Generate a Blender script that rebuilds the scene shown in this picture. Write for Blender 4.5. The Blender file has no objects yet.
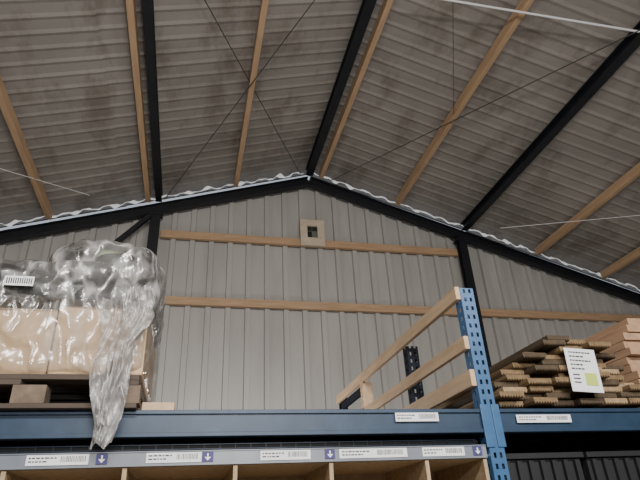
import bpy, bmesh, math, random
from mathutils import Vector, Matrix, noise
EYE=1.6
# ------------------------------------------------------------------ helpers
def mat(name,col,rough=.6,metal=0,var=.15,scale=6,bump=.1,bscale=30,stretch=(1,1,1),col2=None,emit=0,spec=.5,stain=None):
    m=bpy.data.materials.new(name);m.use_nodes=True
    nt=m.node_tree;b=nt.nodes['Principled BSDF']
    b.inputs['Roughness'].default_value=rough;b.inputs['Metallic'].default_value=metal
    b.inputs['Specular IOR Level'].default_value=spec
    tc=nt.nodes.new('ShaderNodeTexCoord');mp=nt.nodes.new('ShaderNodeMapping');mp.inputs['Scale'].default_value=stretch
    nt.links.new(tc.outputs['Object'],mp.inputs[0])
    n=nt.nodes.new('ShaderNodeTexNoise');n.inputs['Scale'].default_value=scale;n.inputs['Detail'].default_value=6
    nt.links.new(mp.outputs[0],n.inputs['Vector'])
    r=nt.nodes.new('ShaderNodeValToRGB');r.color_ramp.elements[0].position=.3;r.color_ramp.elements[1].position=.7
    c2=col2 or tuple(c*(1-var*2) for c in col)
    r.color_ramp.elements[0].color=(*c2,1);r.color_ramp.elements[1].color=(*col,1)
    nt.links.new(n.outputs[0],r.inputs[0]);out=r.outputs[0]
    if stain:
        n3=nt.nodes.new('ShaderNodeTexNoise');n3.inputs['Scale'].default_value=stain[0];n3.inputs['Detail'].default_value=8;n3.inputs['Roughness'].default_value=.7
        mp3=nt.nodes.new('ShaderNodeMapping');mp3.inputs['Scale'].default_value=stain[1];nt.links.new(tc.outputs['Object'],mp3.inputs[0])
        nt.links.new(mp3.outputs[0],n3.inputs['Vector'])
        r3=nt.nodes.new('ShaderNodeValToRGB');r3.color_ramp.elements[0].position=.50;r3.color_ramp.elements[0].color=(0,0,0,1);r3.color_ramp.elements[1].position=.64
        nt.links.new(n3.outputs[0],r3.inputs[0])
        mx=nt.nodes.new('ShaderNodeMixRGB');mx.blend_type='MULTIPLY';mx.inputs[2].default_value=(*stain[2],1)
        nt.links.new(r3.outputs[0],mx.inputs[0]);nt.links.new(out,mx.inputs[1]);out=mx.outputs[0]
    nt.links.new(out,b.inputs['Base Color'])
    if bump:
        n2=nt.nodes.new('ShaderNodeTexNoise');n2.inputs['Scale'].default_value=bscale;nt.links.new(mp.outputs[0],n2.inputs['Vector'])
        bp=nt.nodes.new('ShaderNodeBump');bp.inputs['Strength'].default_value=bump;bp.inputs['Distance'].default_value=.01
        nt.links.new(n2.outputs[0],bp.inputs['Height']);nt.links.new(bp.outputs[0],b.inputs['Normal'])
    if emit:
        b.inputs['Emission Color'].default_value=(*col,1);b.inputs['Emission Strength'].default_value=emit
    return m
def film_mat(name,haze,crease,gloss,rough=.15,scl=1.0,grey=.62):
    """thin clear polyethylene: transparent + sharp gloss on creased normals + a little milky haze on the creases"""
    m=bpy.data.materials.new(name);m.use_nodes=True;nt=m.node_tree;nt.nodes.remove(nt.nodes['Principled BSDF'])
    N=nt.nodes.new;Lk=nt.links.new;out=nt.nodes['Material Output']
    tc=N('ShaderNodeTexCoord')
    mp=N('ShaderNodeMapping');mp.inputs['Scale'].default_value=(scl,scl,.55*scl);mp.inputs['Rotation'].default_value=(.15,.7,.3)
    Lk(tc.outputs['Object'],mp.inputs[0])
    n=N('ShaderNodeTexNoise');n.inputs['Scale'].default_value=5;n.inputs['Detail'].default_value=2
    Lk(mp.outputs[0],n.inputs['Vector'])
    mixv=N('ShaderNodeMixRGB');mixv.inputs[0].default_value=.3
    Lk(mp.outputs[0],mixv.inputs[1]);Lk(n.outputs['Color'],mixv.inputs[2])
    vo=N('ShaderNodeTexVoronoi');vo.inputs['Scale'].default_value=13;vo.feature='F1'
    Lk(mixv.outputs[0],vo.inputs['Vector'])
    ve=N('ShaderNodeTexVoronoi');ve.inputs['Scale'].default_value=9;ve.feature='DISTANCE_TO_EDGE'
    Lk(mixv.outputs[0],ve.inputs['Vector'])
    bp=N('ShaderNodeBump');bp.inputs['Strength'].default_value=1;bp.inputs['Distance'].default_value=.035
    Lk(vo.outputs['Distance'],bp.inputs['Height'])
    cr=N('ShaderNodeMapRange');cr.inputs[1].default_value=0;cr.inputs[2].default_value=.10;cr.inputs[3].default_value=crease;cr.inputs[4].default_value=haze
    Lk(ve.outputs['Distance'],cr.inputs[0])
    n4=N('ShaderNodeTexNoise');n4.inputs['Scale'].default_value=5;n4.inputs['Detail'].default_value=4
    Lk(tc.outputs['Object'],n4.inputs['Vector'])
    mr=N('ShaderNodeMapRange');mr.inputs[1].default_value=.38;mr.inputs[2].default_value=.62;mr.inputs[3].default_value=.35;mr.inputs[4].default_value=1.6
    Lk(n4.outputs[0],mr.inputs[0])
    mu=N('ShaderNodeMath');mu.operation='MULTIPLY';mu.use_clamp=True;Lk(cr.outputs[0],mu.inputs[0]);Lk(mr.outputs[0],mu.inputs[1])
    tr=N('ShaderNodeBsdfTransparent');tr.inputs[0].default_value=(.93,.93,.93,1)
    df=N('ShaderNodeBsdfDiffuse');df.inputs[0].default_value=(grey,grey*.98,grey*.98,1);Lk(bp.outputs[0],df.inputs['Normal'])
    gl=N('ShaderNodeBsdfGlossy');gl.inputs['Roughness'].default_value=rough;gl.inputs[0].default_value=(.9,.9,.9,1);Lk(bp.outputs[0],gl.inputs['Normal'])
    lw=N('ShaderNodeLayerWeight');lw.inputs['Blend'].default_value=.3;Lk(bp.outputs[0],lw.inputs['Normal'])
    ma=N('ShaderNodeMath');ma.operation='MULTIPLY_ADD';ma.inputs[1].default_value=.4;ma.inputs[2].default_value=gloss;ma.use_clamp=True;Lk(lw.outputs['Fresnel'],ma.inputs[0])
    m1=N('ShaderNodeMixShader');Lk(mu.outputs[0],m1.inputs[0]);Lk(tr.outputs[0],m1.inputs[1]);Lk(df.outputs[0],m1.inputs[2])
    m2=N('ShaderNodeMixShader');Lk(ma.outputs[0],m2.inputs[0]);Lk(m1.outputs[0],m2.inputs[1]);Lk(gl.outputs[0],m2.inputs[2])
    Lk(m2.outputs[0],out.inputs[0])
    return m
def link(o,parent=None):
    bpy.context.collection.objects.link(o)
    if parent: o.parent=parent
    return o
def empty(name):
    return link(bpy.data.objects.new(name,None))
def meshobj(name,verts,faces,m,parent=None,smooth=False):
    me=bpy.data.meshes.new(name);me.from_pydata(verts,[],faces);me.update()
    ms=m if isinstance(m,(list,tuple)) else [m]
    for q in ms: me.materials.append(q)
    o=link(bpy.data.objects.new(name,me),parent)
    if smooth:
        for p in me.polygons:p.use_smooth=True
    return o
class MB:
    def __init__(s): s.v=[];s.f=[]
    def box(s,x0,x1,y0,y1,z0,z1,M=None):
        i=len(s.v)
        pts=[(x,y,z) for z in (z0,z1) for x,y in ((x0,y0),(x1,y0),(x1,y1),(x0,y1))]
        if M: pts=[tuple(M@Vector(p)) for p in pts]
        s.v+=pts
        s.f+=[(i,i+3,i+2,i+1),(i+4,i+5,i+6,i+7),(i,i+1,i+5,i+4),(i+1,i+2,i+6,i+5),(i+2,i+3,i+7,i+6),(i+3,i,i+4,i+7)]
    def prism(s,prof,A,B,up=Vector((0,0,1))):
        A=Vector(A);B=Vector(B);d=(B-A).normalized();side=d.cross(up).normalized();u2=side.cross(d).normalized()
        i=len(s.v);n=len(prof)
        for P in (A,B):
            for a,b in prof: s.v.append(tuple(P+side*a+u2*b))
        s.f.append(tuple(range(i,i+n))[::-1]);s.f.append(tuple(range(i+n,i+2*n)))
        for k in range(n):
            j=(k+1)%n; s.f.append((i+k,i+j,i+n+j,i+n+k))
    def obj(s,name,m,parent=None,bevel=0,smooth=False):
        o=meshobj(name,s.v,s.f,m,parent,smooth)
        bm=bmesh.new();bm.from_mesh(o.data);bmesh.ops.recalc_face_normals(bm,faces=bm.faces);bm.to_mesh(o.data);bm.free()
        if bevel:
            b=o.modifiers.new('bevel','BEVEL');b.width=bevel;b.segments=2
        return o
def rect(w,h): return [(-w/2,-h/2),(w/2,-h/2),(w/2,h/2),(-w/2,h/2)]
def ibeam(w,h,t=.012,f=.016):
    a=w/2;b=h/2
    return [(-a,-b),(a,-b),(a,-b+f),(t/2,-b+f),(t/2,b-f),(a,b-f),(a,b),(-a,b),(-a,b-f),(-t/2,b-f),(-t/2,-b+f),(-a,-b+f)]
def Z(z): return z+EYE
def cable(name,pts,r,m,parent=None):
    c=bpy.data.curves.new(name,'CURVE');c.dimensions='3D';c.bevel_depth=r;c.bevel_resolution=2
    sp=c.splines.new('POLY');sp.points.add(len(pts)-1)
    for p,q in zip(sp.points,pts): p.co=(*q,1)
    c.materials.append(m)
    return link(bpy.data.objects.new(name,c),parent)
def lumpy(name,c,s,m,parent=None,e=.35,amp=.02,fr=6,seed=0,rot=0,ridge=0,cuts=19):
    bm=bmesh.new();bmesh.ops.create_cube(bm,size=2)
    bmesh.ops.subdivide_edges(bm,edges=bm.edges[:],cuts=cuts,use_grid_fill=True)
    for v in bm.verts:
        p=v.co; n=max((abs(p.x)**(2/e)+abs(p.y)**(2/e)+abs(p.z)**(2/e)),1e-6)**(e/2)
        p=p/n
        q=Vector((p.x*s[0]/2,p.y*s[1]/2,p.z*s[2]/2))
        off=noise.noise(q*fr+Vector((seed*7.1,seed,0)))*amp+noise.noise(q*fr*2.2+Vector((seed,seed*3.3,0)))*amp*.35
        if ridge: off+=ridge*(.3-abs(noise.noise(Vector((q.x*7,q.y*7,q.z*5))+Vector((seed,2,seed))))*1.8)
        q+=p.normalized()*off
        v.co=q
    me=bpy.data.meshes.new(name);bm.to_mesh(me);bm.free()
    for p in me.polygons:p.use_smooth=True
    me.materials.append(m)
    o=link(bpy.data.objects.new(name,me),parent);o.location=c;o.rotation_euler=(0,0,rot)
    return o
random.seed(4)
# ------------------------------------------------------------------ materials
M_roof=mat('roof_sheet_metal',(.34,.315,.292),.48,.0,scale=.9,stretch=(.6,1.2,1),col2=(.235,.217,.20),bump=.03,stain=(1.9,(1,.45,1),(.68,.64,.61)))
M_wall=mat('wall_sheet_metal',(.47,.46,.44),.34,.0,scale=1.5,stretch=(2,1,.4),col2=(.39,.38,.365),bump=.04)
M_side=mat('side_sheet_metal',(.42,.40,.38),.5)
M_floor=mat('concrete_floor',(.32,.31,.29),.7,scale=3)
M_wood=mat('purlin_pine',(.57,.385,.235),.6,scale=5,stretch=(6,.5,6),col2=(.43,.28,.165))
M_woodx=mat('batten_pine',(.55,.37,.225),.6,scale=5,stretch=(.5,6,6),col2=(.41,.265,.155))
M_rail=mat('rail_pine',(.58,.42,.27),.6,scale=5,stretch=(6,.6,6),col2=(.44,.30,.18))
M_ply=mat('vent_plywood',(.64,.54,.42),.6,scale=8,col2=(.54,.45,.34))
M_black=mat('black_steel',(.012,.014,.020),.5,.1,var=.2)
M_blue=mat('rack_blue',(.019,.045,.088),.45,.1,scale=12,col2=(.012,.031,.063),bump=.03)
M_post=mat('upright_blue',(.045,.13,.28),.4,.1,scale=14,col2=(.035,.10,.22),bump=.03)
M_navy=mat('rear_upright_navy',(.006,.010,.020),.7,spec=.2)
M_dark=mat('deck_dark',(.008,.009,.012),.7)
M_foam_glow=mat('foam_daylight_glow',(.85,.87,.9),.6,scale=20,col2=(.7,.72,.75),emit=.35)  # emission stands in for daylight through the sheet gaps
M_cable=mat('galvanised_cable',(.10,.10,.10),.5,.5)
M_white=mat('white_plastic',(.8,.8,.82),.4,var=.02,bump=0)
M_paper=mat('label_paper',(.76,.78,.82),.6,var=.03,bump=0)
M_ink=mat('label_ink',(.03,.03,.03),.6,bump=0)
M_purple=mat('label_purple',(.05,.045,.18),.6,bump=0)
M_green=mat('label_green',(.5,.62,.12),.6,bump=0)
M_strip=mat('label_rail_grey',(.20,.225,.27),.4,bump=.02)
M_chip=mat('chipboard',(.42,.31,.19),.7,scale=40,col2=(.29,.21,.125))
M_pal=mat('pallet_wood',(.09,.065,.05),.8,scale=5,stretch=(.6,5,5),col2=(.045,.034,.026))
M_palb=mat('pallet_block',(.19,.14,.10),.85,scale=20,col2=(.10,.075,.055))
M_kraft=mat('kraft_cardboard',(.56,.40,.25),.75,scale=3,col2=(.47,.33,.20),bump=.03)
M_tape=mat('carton_tape',(.50,.38,.26),.3,var=.05,bump=0)
M_sack=mat('black_sack',(.010,.011,.014),.35,scale=9,col2=(.006,.006,.008))
M_sack2=mat('printed_sack',(.020,.024,.020),.35,scale=5,col2=(.007,.009,.007))
M_sackp=mat('sack_green_print',(.16,.21,.08),.4,scale=12,col2=(.03,.045,.02))
M_deckb=mat('treated_boards',(.215,.142,.072),.8,scale=6,stretch=(6,.6,6),col2=(.115,.075,.038))
M_deckb2=mat('treated_boards_dark',(.085,.058,.032),.85,scale=6,stretch=(6,.6,6),col2=(.045,.032,.02))
M_deckb3=mat('treated_boards_pale',(.36,.26,.145),.8,scale=6,stretch=(6,.6,6),col2=(.22,.15,.085))
M_plank=mat('planed_planks',(.43,.27,.17),.65,scale=5,stretch=(5,.6,5),col2=(.30,.185,.115))
M_film=film_mat('shrink_film',.07,.25,.04,.2)
M_filmt=film_mat('shrink_film_layers',.10,.42,.06,.22)
M_tail=film_mat('shrink_film_gathered',.42,.62,.05,.3,.7,.50)
M_glass=mat('vent_opening',(.015,.017,.015),.4,bump=0)
M_pane=mat('vent_pane',(.16,.19,.15),.3,bump=0)
# ------------------------------------------------------------------ building shell
AX,AZ,SL=1.88,Z(5.93),.317
XL,XR,YB,YF=-7.5,11.26,-5.0,8.0
def rz(x): return AZ-SL*abs(x-AX)
def profile(a,b,pitch,flat,slope,h):
    pts=[];x=a
    while x<b:
        pts+=[(x,0),(x+flat,0),(x+flat+slope,h),(x+pitch-slope,h)]
        x+=pitch
    pts.append((x,0));return [(min(p,b),q) for p,q in pts]
pr=profile(XL,XR,.31,.215,.008,-.060)
v=[];f=[]
for x,h in pr:
    v+=[(x,YF+.128+h,0),(x,YF+.128+h,rz(x)-.075)]
for i in range(len(pr)-1): f.append((2*i,2*i+2,2*i+3,2*i+1))
meshobj('wall_gable',v,f,M_wall)
v=[];f=[]
for x,h in profile(XL,XR,.29,.165,.022,.035):
    v+=[(x,YB+h,0),(x,YB+h,rz(x)-.03)]
for i in range(len(v)//2-1): f.append((2*i,2*i+2,2*i+3,2*i+1))
meshobj('wall_rear',v,f,M_side)
for nm,X,s in (('wall_left',XL,1),('wall_right',XR,-1)):
    v=[];f=[]
    for y,h in profile(YB,YF+.1,.29,.165,.022,.035*s):
        v+=[(X+h,y,0),(X+h,y,rz(X)+.02)]
    for i in range(len(v)//2-1): f.append((2*i,2*i+2,2*i+3,2*i+1))
    meshobj(nm,v,f,M_side)
b=MB();b.box(XL-.1,XR+.1,YB-.1,YF+.3,-.1,0);b.obj('floor',M_floor)
v=[];f=[]
pf=profile(YB,YF+.14,.207,.12,.045,-.014)
for sgn,XE in ((-1,XL),(1,XR)):
    segs=[AX,AX+sgn*3.1,AX+sgn*6.2,XE+sgn*.1]
    for q in range(3):
        xa,xb=segs[q],segs[q+1]
        n0=len(v)
        for y,h in pf:
            w=.010*noise.noise(Vector((y*1.3,q*3+sgn,0)))
            v+=[(xa,y,rz(xa)+h+.02+w),(xb+sgn*.06,y,rz(xb+sgn*.06)+h+.032+w)]
        for k in range(len(pf)-1):
            a=n0+2*k; f.append((a,a+1,a+3,a+2) if sgn<0 else (a,a+2,a+3,a+1))
meshobj('ceiling',v,f,M_roof)
# ------------------------------------------------------------------ steel frame on gable
for sgn,XE in ((-1,XL),(1,XR)):
    b=MB()
    b.prism(ibeam(.12,.165),(AX,YF-.05,Z(5.655)),(XE-sgn*.05,YF-.05,Z(5.655)-SL*abs(XE-AX)),up=Vector((0,0,1)))
    b.obj('gable_rafter',M_black)
for X in (-.72,4.72,-6.1,10):
    b=MB();b.prism(ibeam(.15,.12),(X,YF-.06,0),(X,YF-.06,rz(X)-.34),up=Vector((0,1,0)))
    b.box(X-.11,X+.11,YF-.13,YF+.01,rz(X)-.42,rz(X)-.37)
    b.obj('steel_column',M_black)
b=MB();b.prism(rect(.07,.07),(-.80,YF-.17,Z(4.62)),(-2.1,YF-.17,Z(3.1)))
b.obj('diagonal_brace',M_black)
for X,w in ((-.69,.10),(1.88,.13),(4.80,.13)):
    b=MB();b.prism(ibeam(w,.14),(X,YB+.05,rz(X)-.115),(X,YF-.12,rz(X)-.115))
    b.obj('steel_purlin',M_black)
for X in (-5.2,-3.8,-2.28,-.86,.56,2.10,3.53,6.22,7.52,9.0,10.3):
    b=MB();b.prism(rect(.075,.14),(X,YB+.05,rz(X)-.09),(X,YF-.12,rz(X)-.09))
    b.obj('timber_purlin',M_wood,bevel=.004)
for x0,x1,z in ((-.62,4.64,4.42),(-.62,9.9,3.26),(-6,-.8,3.26)):
    b=MB();b.box(x0,x1,YF-.005,YF+.062,Z(z)-.07,Z(z)+.06);b.obj('wall_batten',M_woodx,bevel=.004)
# vent
vp=empty('wall_vent')
b=MB();vx,vz,w,h,t=1.905,Z(4.585),.215,.255,.125
b.box(vx-w,vx+w,YF-.07,YF-.01,vz+h-t,vz+h);b.box(vx-w,vx+w,YF-.07,YF-.01,vz-h,vz-h+t+.03)
b.box(vx-w,vx-w+t,YF-.07,YF-.01,vz-h+t+.03,vz+h-t);b.box(vx+w-t,vx+w,YF-.07,YF-.01,vz-h+t+.03,vz+h-t)
b.obj('frame',M_ply,vp,bevel=.004)
b=MB();b.box(vx-w+t,vx+w-t,YF-.03,YF-.015,vz-h+t,vz+h-t);b.obj('opening',M_glass,vp)
b=MB();b.box(vx-.004,vx+.088,YF-.045,YF-.03,vz-.095,vz+.03);b.obj('pane',M_pane,vp)
b=MB();b.box(vx-.010,vx-.002,YF-.05,YF-.03,vz-.095,vz+.13);b.box(vx-.09,vx+.09,YF-.05,YF-.03,vz+.03,vz+.038);b.obj('glazing_bars',M_pane,vp)
# glowing foam strip at the roof joint: emission imitates daylight leaking in; uneven, lumpy
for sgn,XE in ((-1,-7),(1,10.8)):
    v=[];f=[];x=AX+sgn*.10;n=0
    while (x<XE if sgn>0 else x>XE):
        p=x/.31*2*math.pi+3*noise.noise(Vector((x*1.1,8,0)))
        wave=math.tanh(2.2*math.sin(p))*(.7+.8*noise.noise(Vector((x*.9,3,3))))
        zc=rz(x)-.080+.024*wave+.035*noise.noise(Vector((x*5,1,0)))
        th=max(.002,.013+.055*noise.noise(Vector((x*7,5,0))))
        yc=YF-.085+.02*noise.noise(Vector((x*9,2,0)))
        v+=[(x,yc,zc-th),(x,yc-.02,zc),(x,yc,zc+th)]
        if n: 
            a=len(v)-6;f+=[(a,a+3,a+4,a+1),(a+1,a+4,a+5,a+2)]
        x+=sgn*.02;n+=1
    meshobj('daylight_gap_foam',v,f,M_foam_glow)
def ext(a,b,k0,k1):
    a=Vector(a);b=Vector(b);d=b-a;return [tuple(a-d*k0),tuple(b+d*k1)]
for a,bq,k in (((-.11,4.08,Z(5.2)),(1.71,7.85,Z(5.73)),.35),((1.13,4.12,Z(5.52)),(-.6,7.85,Z(4.97)),.35),
               ((4.69,3.24,Z(4.80)),(2.28,7.85,Z(5.66)),.1)):
    cable('bracing_cable',ext(a,bq,k,0),.007,M_cable)
cable('hanging_wire',[(2.7,3.7,Z(5.36)),(3.54,5.5,Z(5.25))],.004,M_cable)
cable('thin_wire',ext((6.73,5.93,Z(4.15)),(4.87,6.9,Z(4.32)),.3,0),.005,M_white)
cable('thin_wire',ext((-2.58,6.42,Z(4.34)),(-1.66,7.41,Z(4.66)),.8,0),.005,M_white)
cable('white_conduit',ext((2.68,3.71,Z(5.4)),(4.75,3.31,Z(4.85)),.25,.5),.014,M_white)
# ------------------------------------------------------------------ pallet rack
rack=empty('pallet_rack')
RY=2.5;BT=Z(.505);BB=Z(.395)
def upright(name,x0,x1,y0,y1,zt,m,parent):
    v=[];f=[];W=x1-x0
    xs=[x0,x0+W*.2,x0+W*.38,x0+W*.62,x0+W*.8,x1]
    zs=[];z=0
    while z<zt: zs+=[(z,0),(min(z+.026,zt),1)];z+=.05
    zs.append((zt,0))
    def sheet(P,cols,holecols):
        i=len(v)
        for z,_ in zs:
            for c in cols: v.append(P(c,z))
        nc=len(cols)
        for r in range(len(zs)-1):
            for c in range(nc-1):
                if zs[r][1] and c in holecols: continue
                f.append((i+r*nc+c,i+r*nc+c+1,i+(r+1)*nc+c+1,i+(r+1)*nc+c))
    sheet(lambda c,z:(c,y0,z),xs,(1,3))
    ys=[y0,y0+.028,y0+.044,y1]
    sheet(lambda c,z:(x0,c,z),ys,(1,))
    sheet(lambda c,z:(x1,c,z),ys,(1,))
    sheet(lambda c,z:(c,y1,z),[x0,x0+W*.25],())
    sheet(lambda c,z:(c,y1,z),[x1-W*.25,x1],())
    o=meshobj(name,v,f,m,parent);s=o.modifiers.new('thick','SOLIDIFY');s.thickness=.0025;s.offset=0
    return o
UP=Z(1.155)
BK=3.34
for X in (-1.40,1.42,4.24):
    upright('front_upright',X,X+.078,RY,RY+.072,UP,M_post,rack)
    upright('rear_upright',X,X+.078,BK,BK+.072,Z(1.09),M_navy,rack)
    b=MB();z=.2;k=0
    while z<1.6:
        a,c=(RY+.06,BK+.01) if k%2==0 else (BK+.01,RY+.06)
        b.prism(rect(.03,.03),(X+.04,a,z),(X+.04,c,z+.55));z+=.55;k+=1
    b.obj('frame_bracing',M_navy,rack)
for x0,x1 in ((-1.322,1.42),(1.498,4.24)):
    for zt in (BT,Z(-.9)):
        b=MB();zb=zt-.112
        b.box(x0,x1,RY+.012,RY+.05,zb,zt);b.box(x0,x1,RY+.002,RY+.012,zt-.018,zt);b.box(x0,x1,RY+.002,RY+.012,zb,zb+.018)
        b.obj('front_beam',M_blue,rack,bevel=.002)
        b=MB()
        for xa in (x0-.03,x1-.012): b.box(xa,xa+.042,RY-.008,RY+.004,zb-.07,zt+.02)
        b.obj('beam_connectors',M_post,rack,bevel=.002)
        b=MB();b.box(x0,x1,BK+.01,BK+.05,zb,zt);b.obj('rear_beam',M_navy,rack)
    b=MB();b.box(x0,x1,RY+.06,BK,BT-.02,BT-.002)
    for k in range(14):
        xx=x0+.05+k*(x1-x0-.1)/13;b.box(xx-.015,xx+.015,RY+.05,BK+.01,BT-.055,BT-.02)
    b.obj('deck_panel',M_dark,rack)
b=MB();b.box(-1.322,1.42,RY+.10,RY+.12,Z(.30),Z(.44));b.obj('gap_shade_sheet',M_dark,rack)  # added dark sheet, stands in for the darkness behind the beam
b=MB()
for z in (.352,.372): b.box(-1.3,1.4,RY+.09,RY+.097,Z(z),Z(z+.004))
for k in range(40): b.box(-1.3+k*.069,-1.297+k*.069,RY+.092,RY+.097,Z(.33),Z(.39))
b.obj('mesh_wires',M_blue,rack)
for k in range(5):
    cr=MB();x0=1.53+k*.5;cr.box(x0,x0+.46,RY+.12,RY+.6,Z(-.1),Z(.28))
    for q in range(7): cr.box(x0+.02+q*.066,x0+.045+q*.066,RY+.10,RY+.12,Z(-.1),Z(.27))
    cr.box(x0-.01,x0+.47,RY+.095,RY+.62,Z(.28),Z(.305))
    cr.obj('storage_crate',M_dark)
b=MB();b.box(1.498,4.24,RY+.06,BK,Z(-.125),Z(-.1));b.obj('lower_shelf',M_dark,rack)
b=MB();b.box(1.498,4.24,RY+.66,RY+.68,Z(-.1),Z(.44));b.obj('gap_shade_sheet_right',M_dark,rack)  # same added dark sheet for the shaded right bay
def label(name,x0,x1,z0,z1,y,kind,parent):
    e=parent
    b=MB();b.box(x0,x1,y-.002,y,z0,z1);b.obj(name,M_purple if kind=='arrow' else M_paper,e)
    w=x1-x0;h=z1-z0;b=MB()
    if kind=='arrow':
        cx=(x0+x1)/2
        b.box(cx-.003,cx+.003,y-.004,y-.002,z0+h*.45,z1-h*.15)
        i=len(b.v);b.v+=[(cx-w*.3,y-.004,z0+h*.48),(cx+w*.3,y-.004,z0+h*.48),(cx,y-.004,z0+h*.12)];b.f.append((i,i+1,i+2))
        b.obj(name+'_arrow',M_paper,e);return
    for zz,k in ((.64,.45),(.3,.33)):
        x=x0+w*.04
        while x<x0+w*k:
            t=random.uniform(.006,.016);b.box(x,x+t,y-.003,y-.002,z0+h*zz,z0+h*(zz+.13));x+=t+.004
    x=x0+w*.55
    while x<x1-w*.06:
        t=random.uniform(.001,.003);b.box(x,x+t,y-.003,y-.002,z0+h*.3,z0+h*.85);x+=t+random.uniform(.002,.004)
    b.obj(name+'_print',M_ink,e)
label('beam_label',.96,1.18,Z(.447),Z(.487),RY+.001,'t',rack)
label('beam_label_right',1.60,1.91,Z(.436),Z(.474),RY+.001,'t',rack)
# pigeonhole shelving under the beam
pg=empty('pigeonhole_shelf')
for a,c,k in ((-.605,-.375,'t'),(-.347,-.303,'arrow'),(-.154,.068,'t'),(.071,.117,'arrow'),(.315,.535,'t'),(.60,.645,'arrow'),(.665,.985,'t'),(1.06,1.27,'t'),(1.315,1.36,'arrow')):
    label('rail_label',a,c,Z(.286),Z(.325),RY-.032,k,pg)
b=MB();b.box(-1.3,1.385,RY-.03,RY-.012,Z(.275),Z(.332));b.box(-1.3,1.385,RY-.034,RY-.03,Z(.328),Z(.332));b.obj('label_rail',M_strip,pg)
b=MB();b.box(-1.3,1.385,RY-.012,RY+.55,Z(.272),Z(.290))
for x in (-1.29,-.68,-.234,.211,.629,1.082,1.375): b.box(x-.009,x+.009,RY-.02,RY+.55,Z(-.55),Z(.272))
b.box(-1.3,1.385,RY+.55,RY+.565,Z(-.55),Z(.29));b.box(-1.3,1.385,RY-.02,RY+.55,Z(-.57),Z(-.55))
b.obj('carcass',M_chip,pg,bevel=.001)
# ------------------------------------------------------------------ guard rails
gr=empty('guard_rail')
GX=1.45
for y0,y1,za,h in ((2.5,5.15,1.125,.075),(2.5,4.4,.845,.07),(2.5,3.6,.66,.085)):
    b=MB();b.box(GX-.06,GX-.032,y0+.0,y1,Z(za)-h/2,Z(za)+h/2);b.obj('rail_board',M_rail,gr,bevel=.003)
b=MB();b.box(GX-.06,GX+.03,4.30,4.36,BT-.1,Z(1.09));b.obj('timber_post',M_rail,gr,bevel=.003)
b=MB();b.box(GX-.03,GX+.04,5.1,5.16,0,Z(1.18));b.obj('end_post',M_navy,gr)
b=MB();b.box(GX-.03,GX,4.4,5.15,Z(1.02),Z(1.08));b.obj('steel_rail',M_navy,gr)
# ------------------------------------------------------------------ left pallet load
DK=BT
pal=empty('pallet')
PX0,PX1,PY0,PY1=-1.25,-.215,2.46,3.26
b=MB()
for k in range(6):
    yy=PY0+k*(PY1-PY0-.1)/5;b.box(PX0,PX1,yy,yy+.1,DK+.118,DK+.14)
for xx in (PX0,(PX0+PX1)/2-.05,PX1-.1): b.box(xx,xx+.1,PY0,PY1,DK+.096,DK+.118)
for yy in (PY0,(PY0+PY1)/2-.05,PY1-.1): b.box(PX0,PX1,yy,yy+.1,DK+.0,DK+.02)
b.obj('boards',M_pal,pal,bevel=.002)
b=MB()
for xx in (PX0,-.71,PX1-.12):
    for yy in (PY0,(PY0+PY1)/2-.05,PY1-.1): b.box(xx,xx+.13,yy+.002,yy+.1,DK+.02,DK+.096)
b.obj('blocks',M_palb,pal,bevel=.002)
LZ=DK+.142
ld=empty('wrapped_sack_load')
def carton(n,x0,x1,y0,y1,z0,z1):
    b=MB();b.box(x0,x1,y0,y1,z0,z1);b.obj(n,M_kraft,ld,bevel=.006)
    b=MB();b.box((x0+x1)/2-.025,(x0+x1)/2+.025,y0-.0015,y0,z1-.07,z1-.002);b.obj(n+'_tape',M_tape,ld)
carton('carton_a',-1.22,-.60,2.49,3.22,LZ,LZ+.30)
carton('carton_b',-.592,-.205,2.47,3.22,LZ,LZ+.31)
lumpy('sack_lower',(-.80,2.86,LZ+.375),(.94,.83,.16),M_sack2,ld,e=.4,amp=.02,fr=6,seed=3)
lumpy('sack_right',(-.42,2.85,LZ+.375),(.46,.78,.15),M_sack,ld,e=.4,amp=.012,fr=7,seed=4)
lumpy('sack_top',(-.45,2.84,LZ+.53),(.48,.74,.19),M_sack2,ld,e=.45,amp=.02,fr=7,seed=5)
lumpy('sack_print',(-.44,2.78,LZ+.58),(.22,.60,.09),M_sackp,ld,e=.45,amp=.02,fr=7,seed=15)
lumpy('sack_top_left',(-.95,2.86,LZ+.465),(.58,.76,.13),M_sack,ld,e=.45,amp=.02,fr=7,seed=6)
lumpy('film_lower',(-.72,2.86,LZ+.185),(1.06,.86,.36),M_film,ld,e=.14,amp=.012,fr=5,seed=8,ridge=.012,cuts=39)
lumpy('film_upper',(-.70,2.86,LZ+.415),(1.07,.89,.26),M_filmt,ld,e=.35,amp=.02,fr=5,seed=9,ridge=.02,cuts=39)
lumpy('film_top',(-.45,2.84,LZ+.55),(.54,.82,.26),M_filmt,ld,e=.45,amp=.02,fr=5,seed=10,ridge=.02,cuts=39)
b=MB();b.box(-.82,-.70,2.40,2.402,LZ+.37,LZ+.415);b.obj('sack_label',M_paper,ld)
b=MB()
for k in range(12): b.box(-.81+k*.009,-.806+k*.009,2.397,2.40,LZ+.38,LZ+.405)
b.obj('sack_barcode',M_ink,ld)
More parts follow.
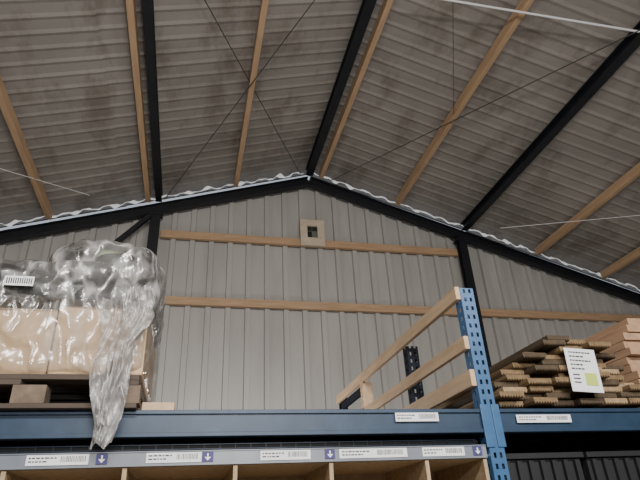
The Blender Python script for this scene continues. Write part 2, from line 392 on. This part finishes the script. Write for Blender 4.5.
def tail(name,cx0,cx1,w0,w1,zt,zb,yo,seed,m,nf=4):
    v=[];f=[];NU,NV=60,60
    for j in range(NV):
        t=j/(NV-1)
        cx=cx0+(cx1-cx0)*t+.03*noise.noise(Vector((t*3,seed,0)))
        w=w0+(w1-w0)*t+.03*noise.noise(Vector((t*4,seed,4)))
        if t>.92: w*=1-(t-.92)*3
        for i in range(NU):
            u=i/(NU-1)*2-1
            s=math.sin(u*nf*math.pi*.7+t*3*math.sin(seed)+4*noise.noise(Vector((u*1.5,t*3,seed))))
            fold=.03*(1-abs(s))+.05*noise.noise(Vector((u*1.6,t*5,seed)))+.03*(.3-abs(noise.noise(Vector((u*4,t*9,seed)))))
            x=cx+u*w
            z=zt+(zb-zt)*t+.05*noise.noise(Vector((u*1.5,1,seed)))*t
            v.append((x,yo-fold,z))
    for j in range(NV-1):
        for i in range(NU-1):
            a=j*NU+i;f.append((a,a+1,a+NU+1,a+NU))
    meshobj(name,v,f,m,ld,smooth=True)
tail('film_tail',-.30,-.33,.10,.055,LZ+.32,Z(.345),2.41,1,M_tail,3)
tail('film_tail_b',-.25,-.32,.06,.04,LZ+.38,Z(.42),2.40,5,M_tail,2)
b=MB();b.box(-.20,-.06,2.56,2.9,DK,DK+.045);b.obj('timber_offcut',M_rail,bevel=.003)
# ------------------------------------------------------------------ right timber stack
ts=empty('decking_board_stack')
def deckprof(w,h,n=9):
    p=[(-w/2,h/2)]
    for k in range(n):
        a=-w/2+w*k/n
        p+=[(a+w/n*.05,-h/2+.012),(a+w/n*.5,-h/2)]
    p+=[(w/2,-h/2+.012),(w/2,h/2)];return p
L=[MB(),MB(),MB()]
z=DK+.020
starts=[1.56,1.53,1.58,1.56,1.62,1.61,1.68,1.70,1.78,1.83,1.88]
for li,xs in enumerate(starts):
    x=xs;w=.142;h=.030
    while x<2.31-(0.04*max(0,li-6)):
        y0=2.50+random.uniform(-.04,.08);tilt=random.uniform(-.001,.001)
        L[random.choice((0,0,0,1,1,2))].prism([(a,c) for a,c in deckprof(w-.003,h)],(x+w/2,y0,z+h/2+tilt),(x+w/2+random.uniform(-.01,.01),y0+1.0,z+h/2+tilt))
        x+=w+random.uniform(0,.003)
    z+=h+.0035
L[0].obj('boards_light',M_deckb,ts);L[1].obj('boards_dark',M_deckb2,ts);L[2].obj('boards_pale',M_deckb3,ts)
b=MB();b.box(1.53,2.38,2.6,2.68,DK,DK+.02);b.box(1.53,2.38,3.2,3.28,DK,DK+.02);b.obj('bearers',M_pal,ts)
Ms=Matrix.Translation((2.02,2.445,Z(.690)))@Matrix.Rotation(math.radians(3),4,'Y')
b=MB();b.box(-.092,.092,-.001,.001,-.115,.115,Ms);b.obj('price_sheet',M_paper,ts)
b=MB();b.box(.0,.07,-.003,-.001,-.08,-.015,Ms);b.obj('sheet_green_mark',M_green,ts)
b=MB()
for k in range(5):
    x=-.07
    while x<(.05 if k in (0,2) else .0):
        t=random.uniform(.008,.02);b.box(x,x+t,-.003,-.001,.09-k*.022,.097-k*.022,Ms);x+=t+.005
for k in range(3): b.box(-.07,-.03,-.003,-.001,-.03-k*.02,-.024-k*.02,Ms)
b.obj('sheet_print',M_ink,ts)
pk=MB();z=DK
for li in range(12):
    x=2.49+(.03*(li-9) if li>=9 else 0)
    while x<3.5:
        y0=2.60+random.uniform(-.02,.03);pk.box(x,x+.19,y0,y0+1.1,z,z+.044);x+=.192
    z+=.0460
pk.obj('plank_stack',M_plank,bevel=.002)
# ------------------------------------------------------------------ lights
def strip(x,y,z,rx,power,sx=1.5,sy=.15,col=(1,.955,.90),rz_=0):
    e=empty('strip_light')
    e.location=(x,y,z)
    b=MB();b.box(-.78,.78,-.06,.06,.012,.07);b.obj('housing',M_white,e)
    l=bpy.data.lights.new('tube','AREA');l.shape='RECTANGLE';l.size=sx;l.size_y=sy;l.energy=power;l.color=col
    link(bpy.data.objects.new('tube',l),e)
    e.rotation_euler=(rx,0,rz_)
    return e
strip(-.2,-1.2,4.4,math.radians(50),200)
strip(2.6,-1.4,4.4,math.radians(50),150)
strip(.6,-3.2,3.2,math.radians(75),215)
def fill_point(x,y,z,p):  # added fill light for the roof, kept out of view; stand is invented
    e=empty('roof_fill');e.location=(x,y,z)
    b=MB();b.prism([(.02*math.cos(t*math.pi/6),.02*math.sin(t*math.pi/6)) for t in range(12)],(0,0,-z),(0,0,-.2),up=Vector((0,1,0)));b.box(-.2,.2,-.2,.2,-z,-z+.03);b.obj('fill_stand',M_black,e)
    l=bpy.data.lights.new('fill_light','POINT');l.energy=p;l.shadow_soft_size=.18;l.color=(1,.96,.91);link(bpy.data.objects.new('fill_light',l),e)
fill_point(.4,5.2,1.9,75)
fill_point(-4,3,2.6,50)
fill_point(6.5,4.5,2.2,38)
w=bpy.data.worlds.new('World');bpy.context.scene.world=w;w.use_nodes=True
w.node_tree.nodes['Background'].inputs[0].default_value=(.8,.88,1,1);w.node_tree.nodes['Background'].inputs[1].default_value=.6
# ------------------------------------------------------------------ camera
th,ph,ro=.4972,.2504,.055
F=Vector((math.cos(th)*math.sin(ph),math.cos(th)*math.cos(ph),math.sin(th)))
R0=Vector((math.cos(ph),-math.sin(ph),0));U0=R0.cross(F)
R=R0*math.cos(ro)-U0*math.sin(ro);U=U0*math.cos(ro)+R0*math.sin(ro)
cd=bpy.data.cameras.new('camera');cd.sensor_width=36;cd.lens=36*540/640;cd.clip_start=.05
cam=link(bpy.data.objects.new('camera',cd))
Mx=Matrix((R,U,-F)).transposed().to_4x4();Mx.translation=Vector((0,0,EYE));cam.matrix_world=Mx
bpy.context.scene.camera=cam
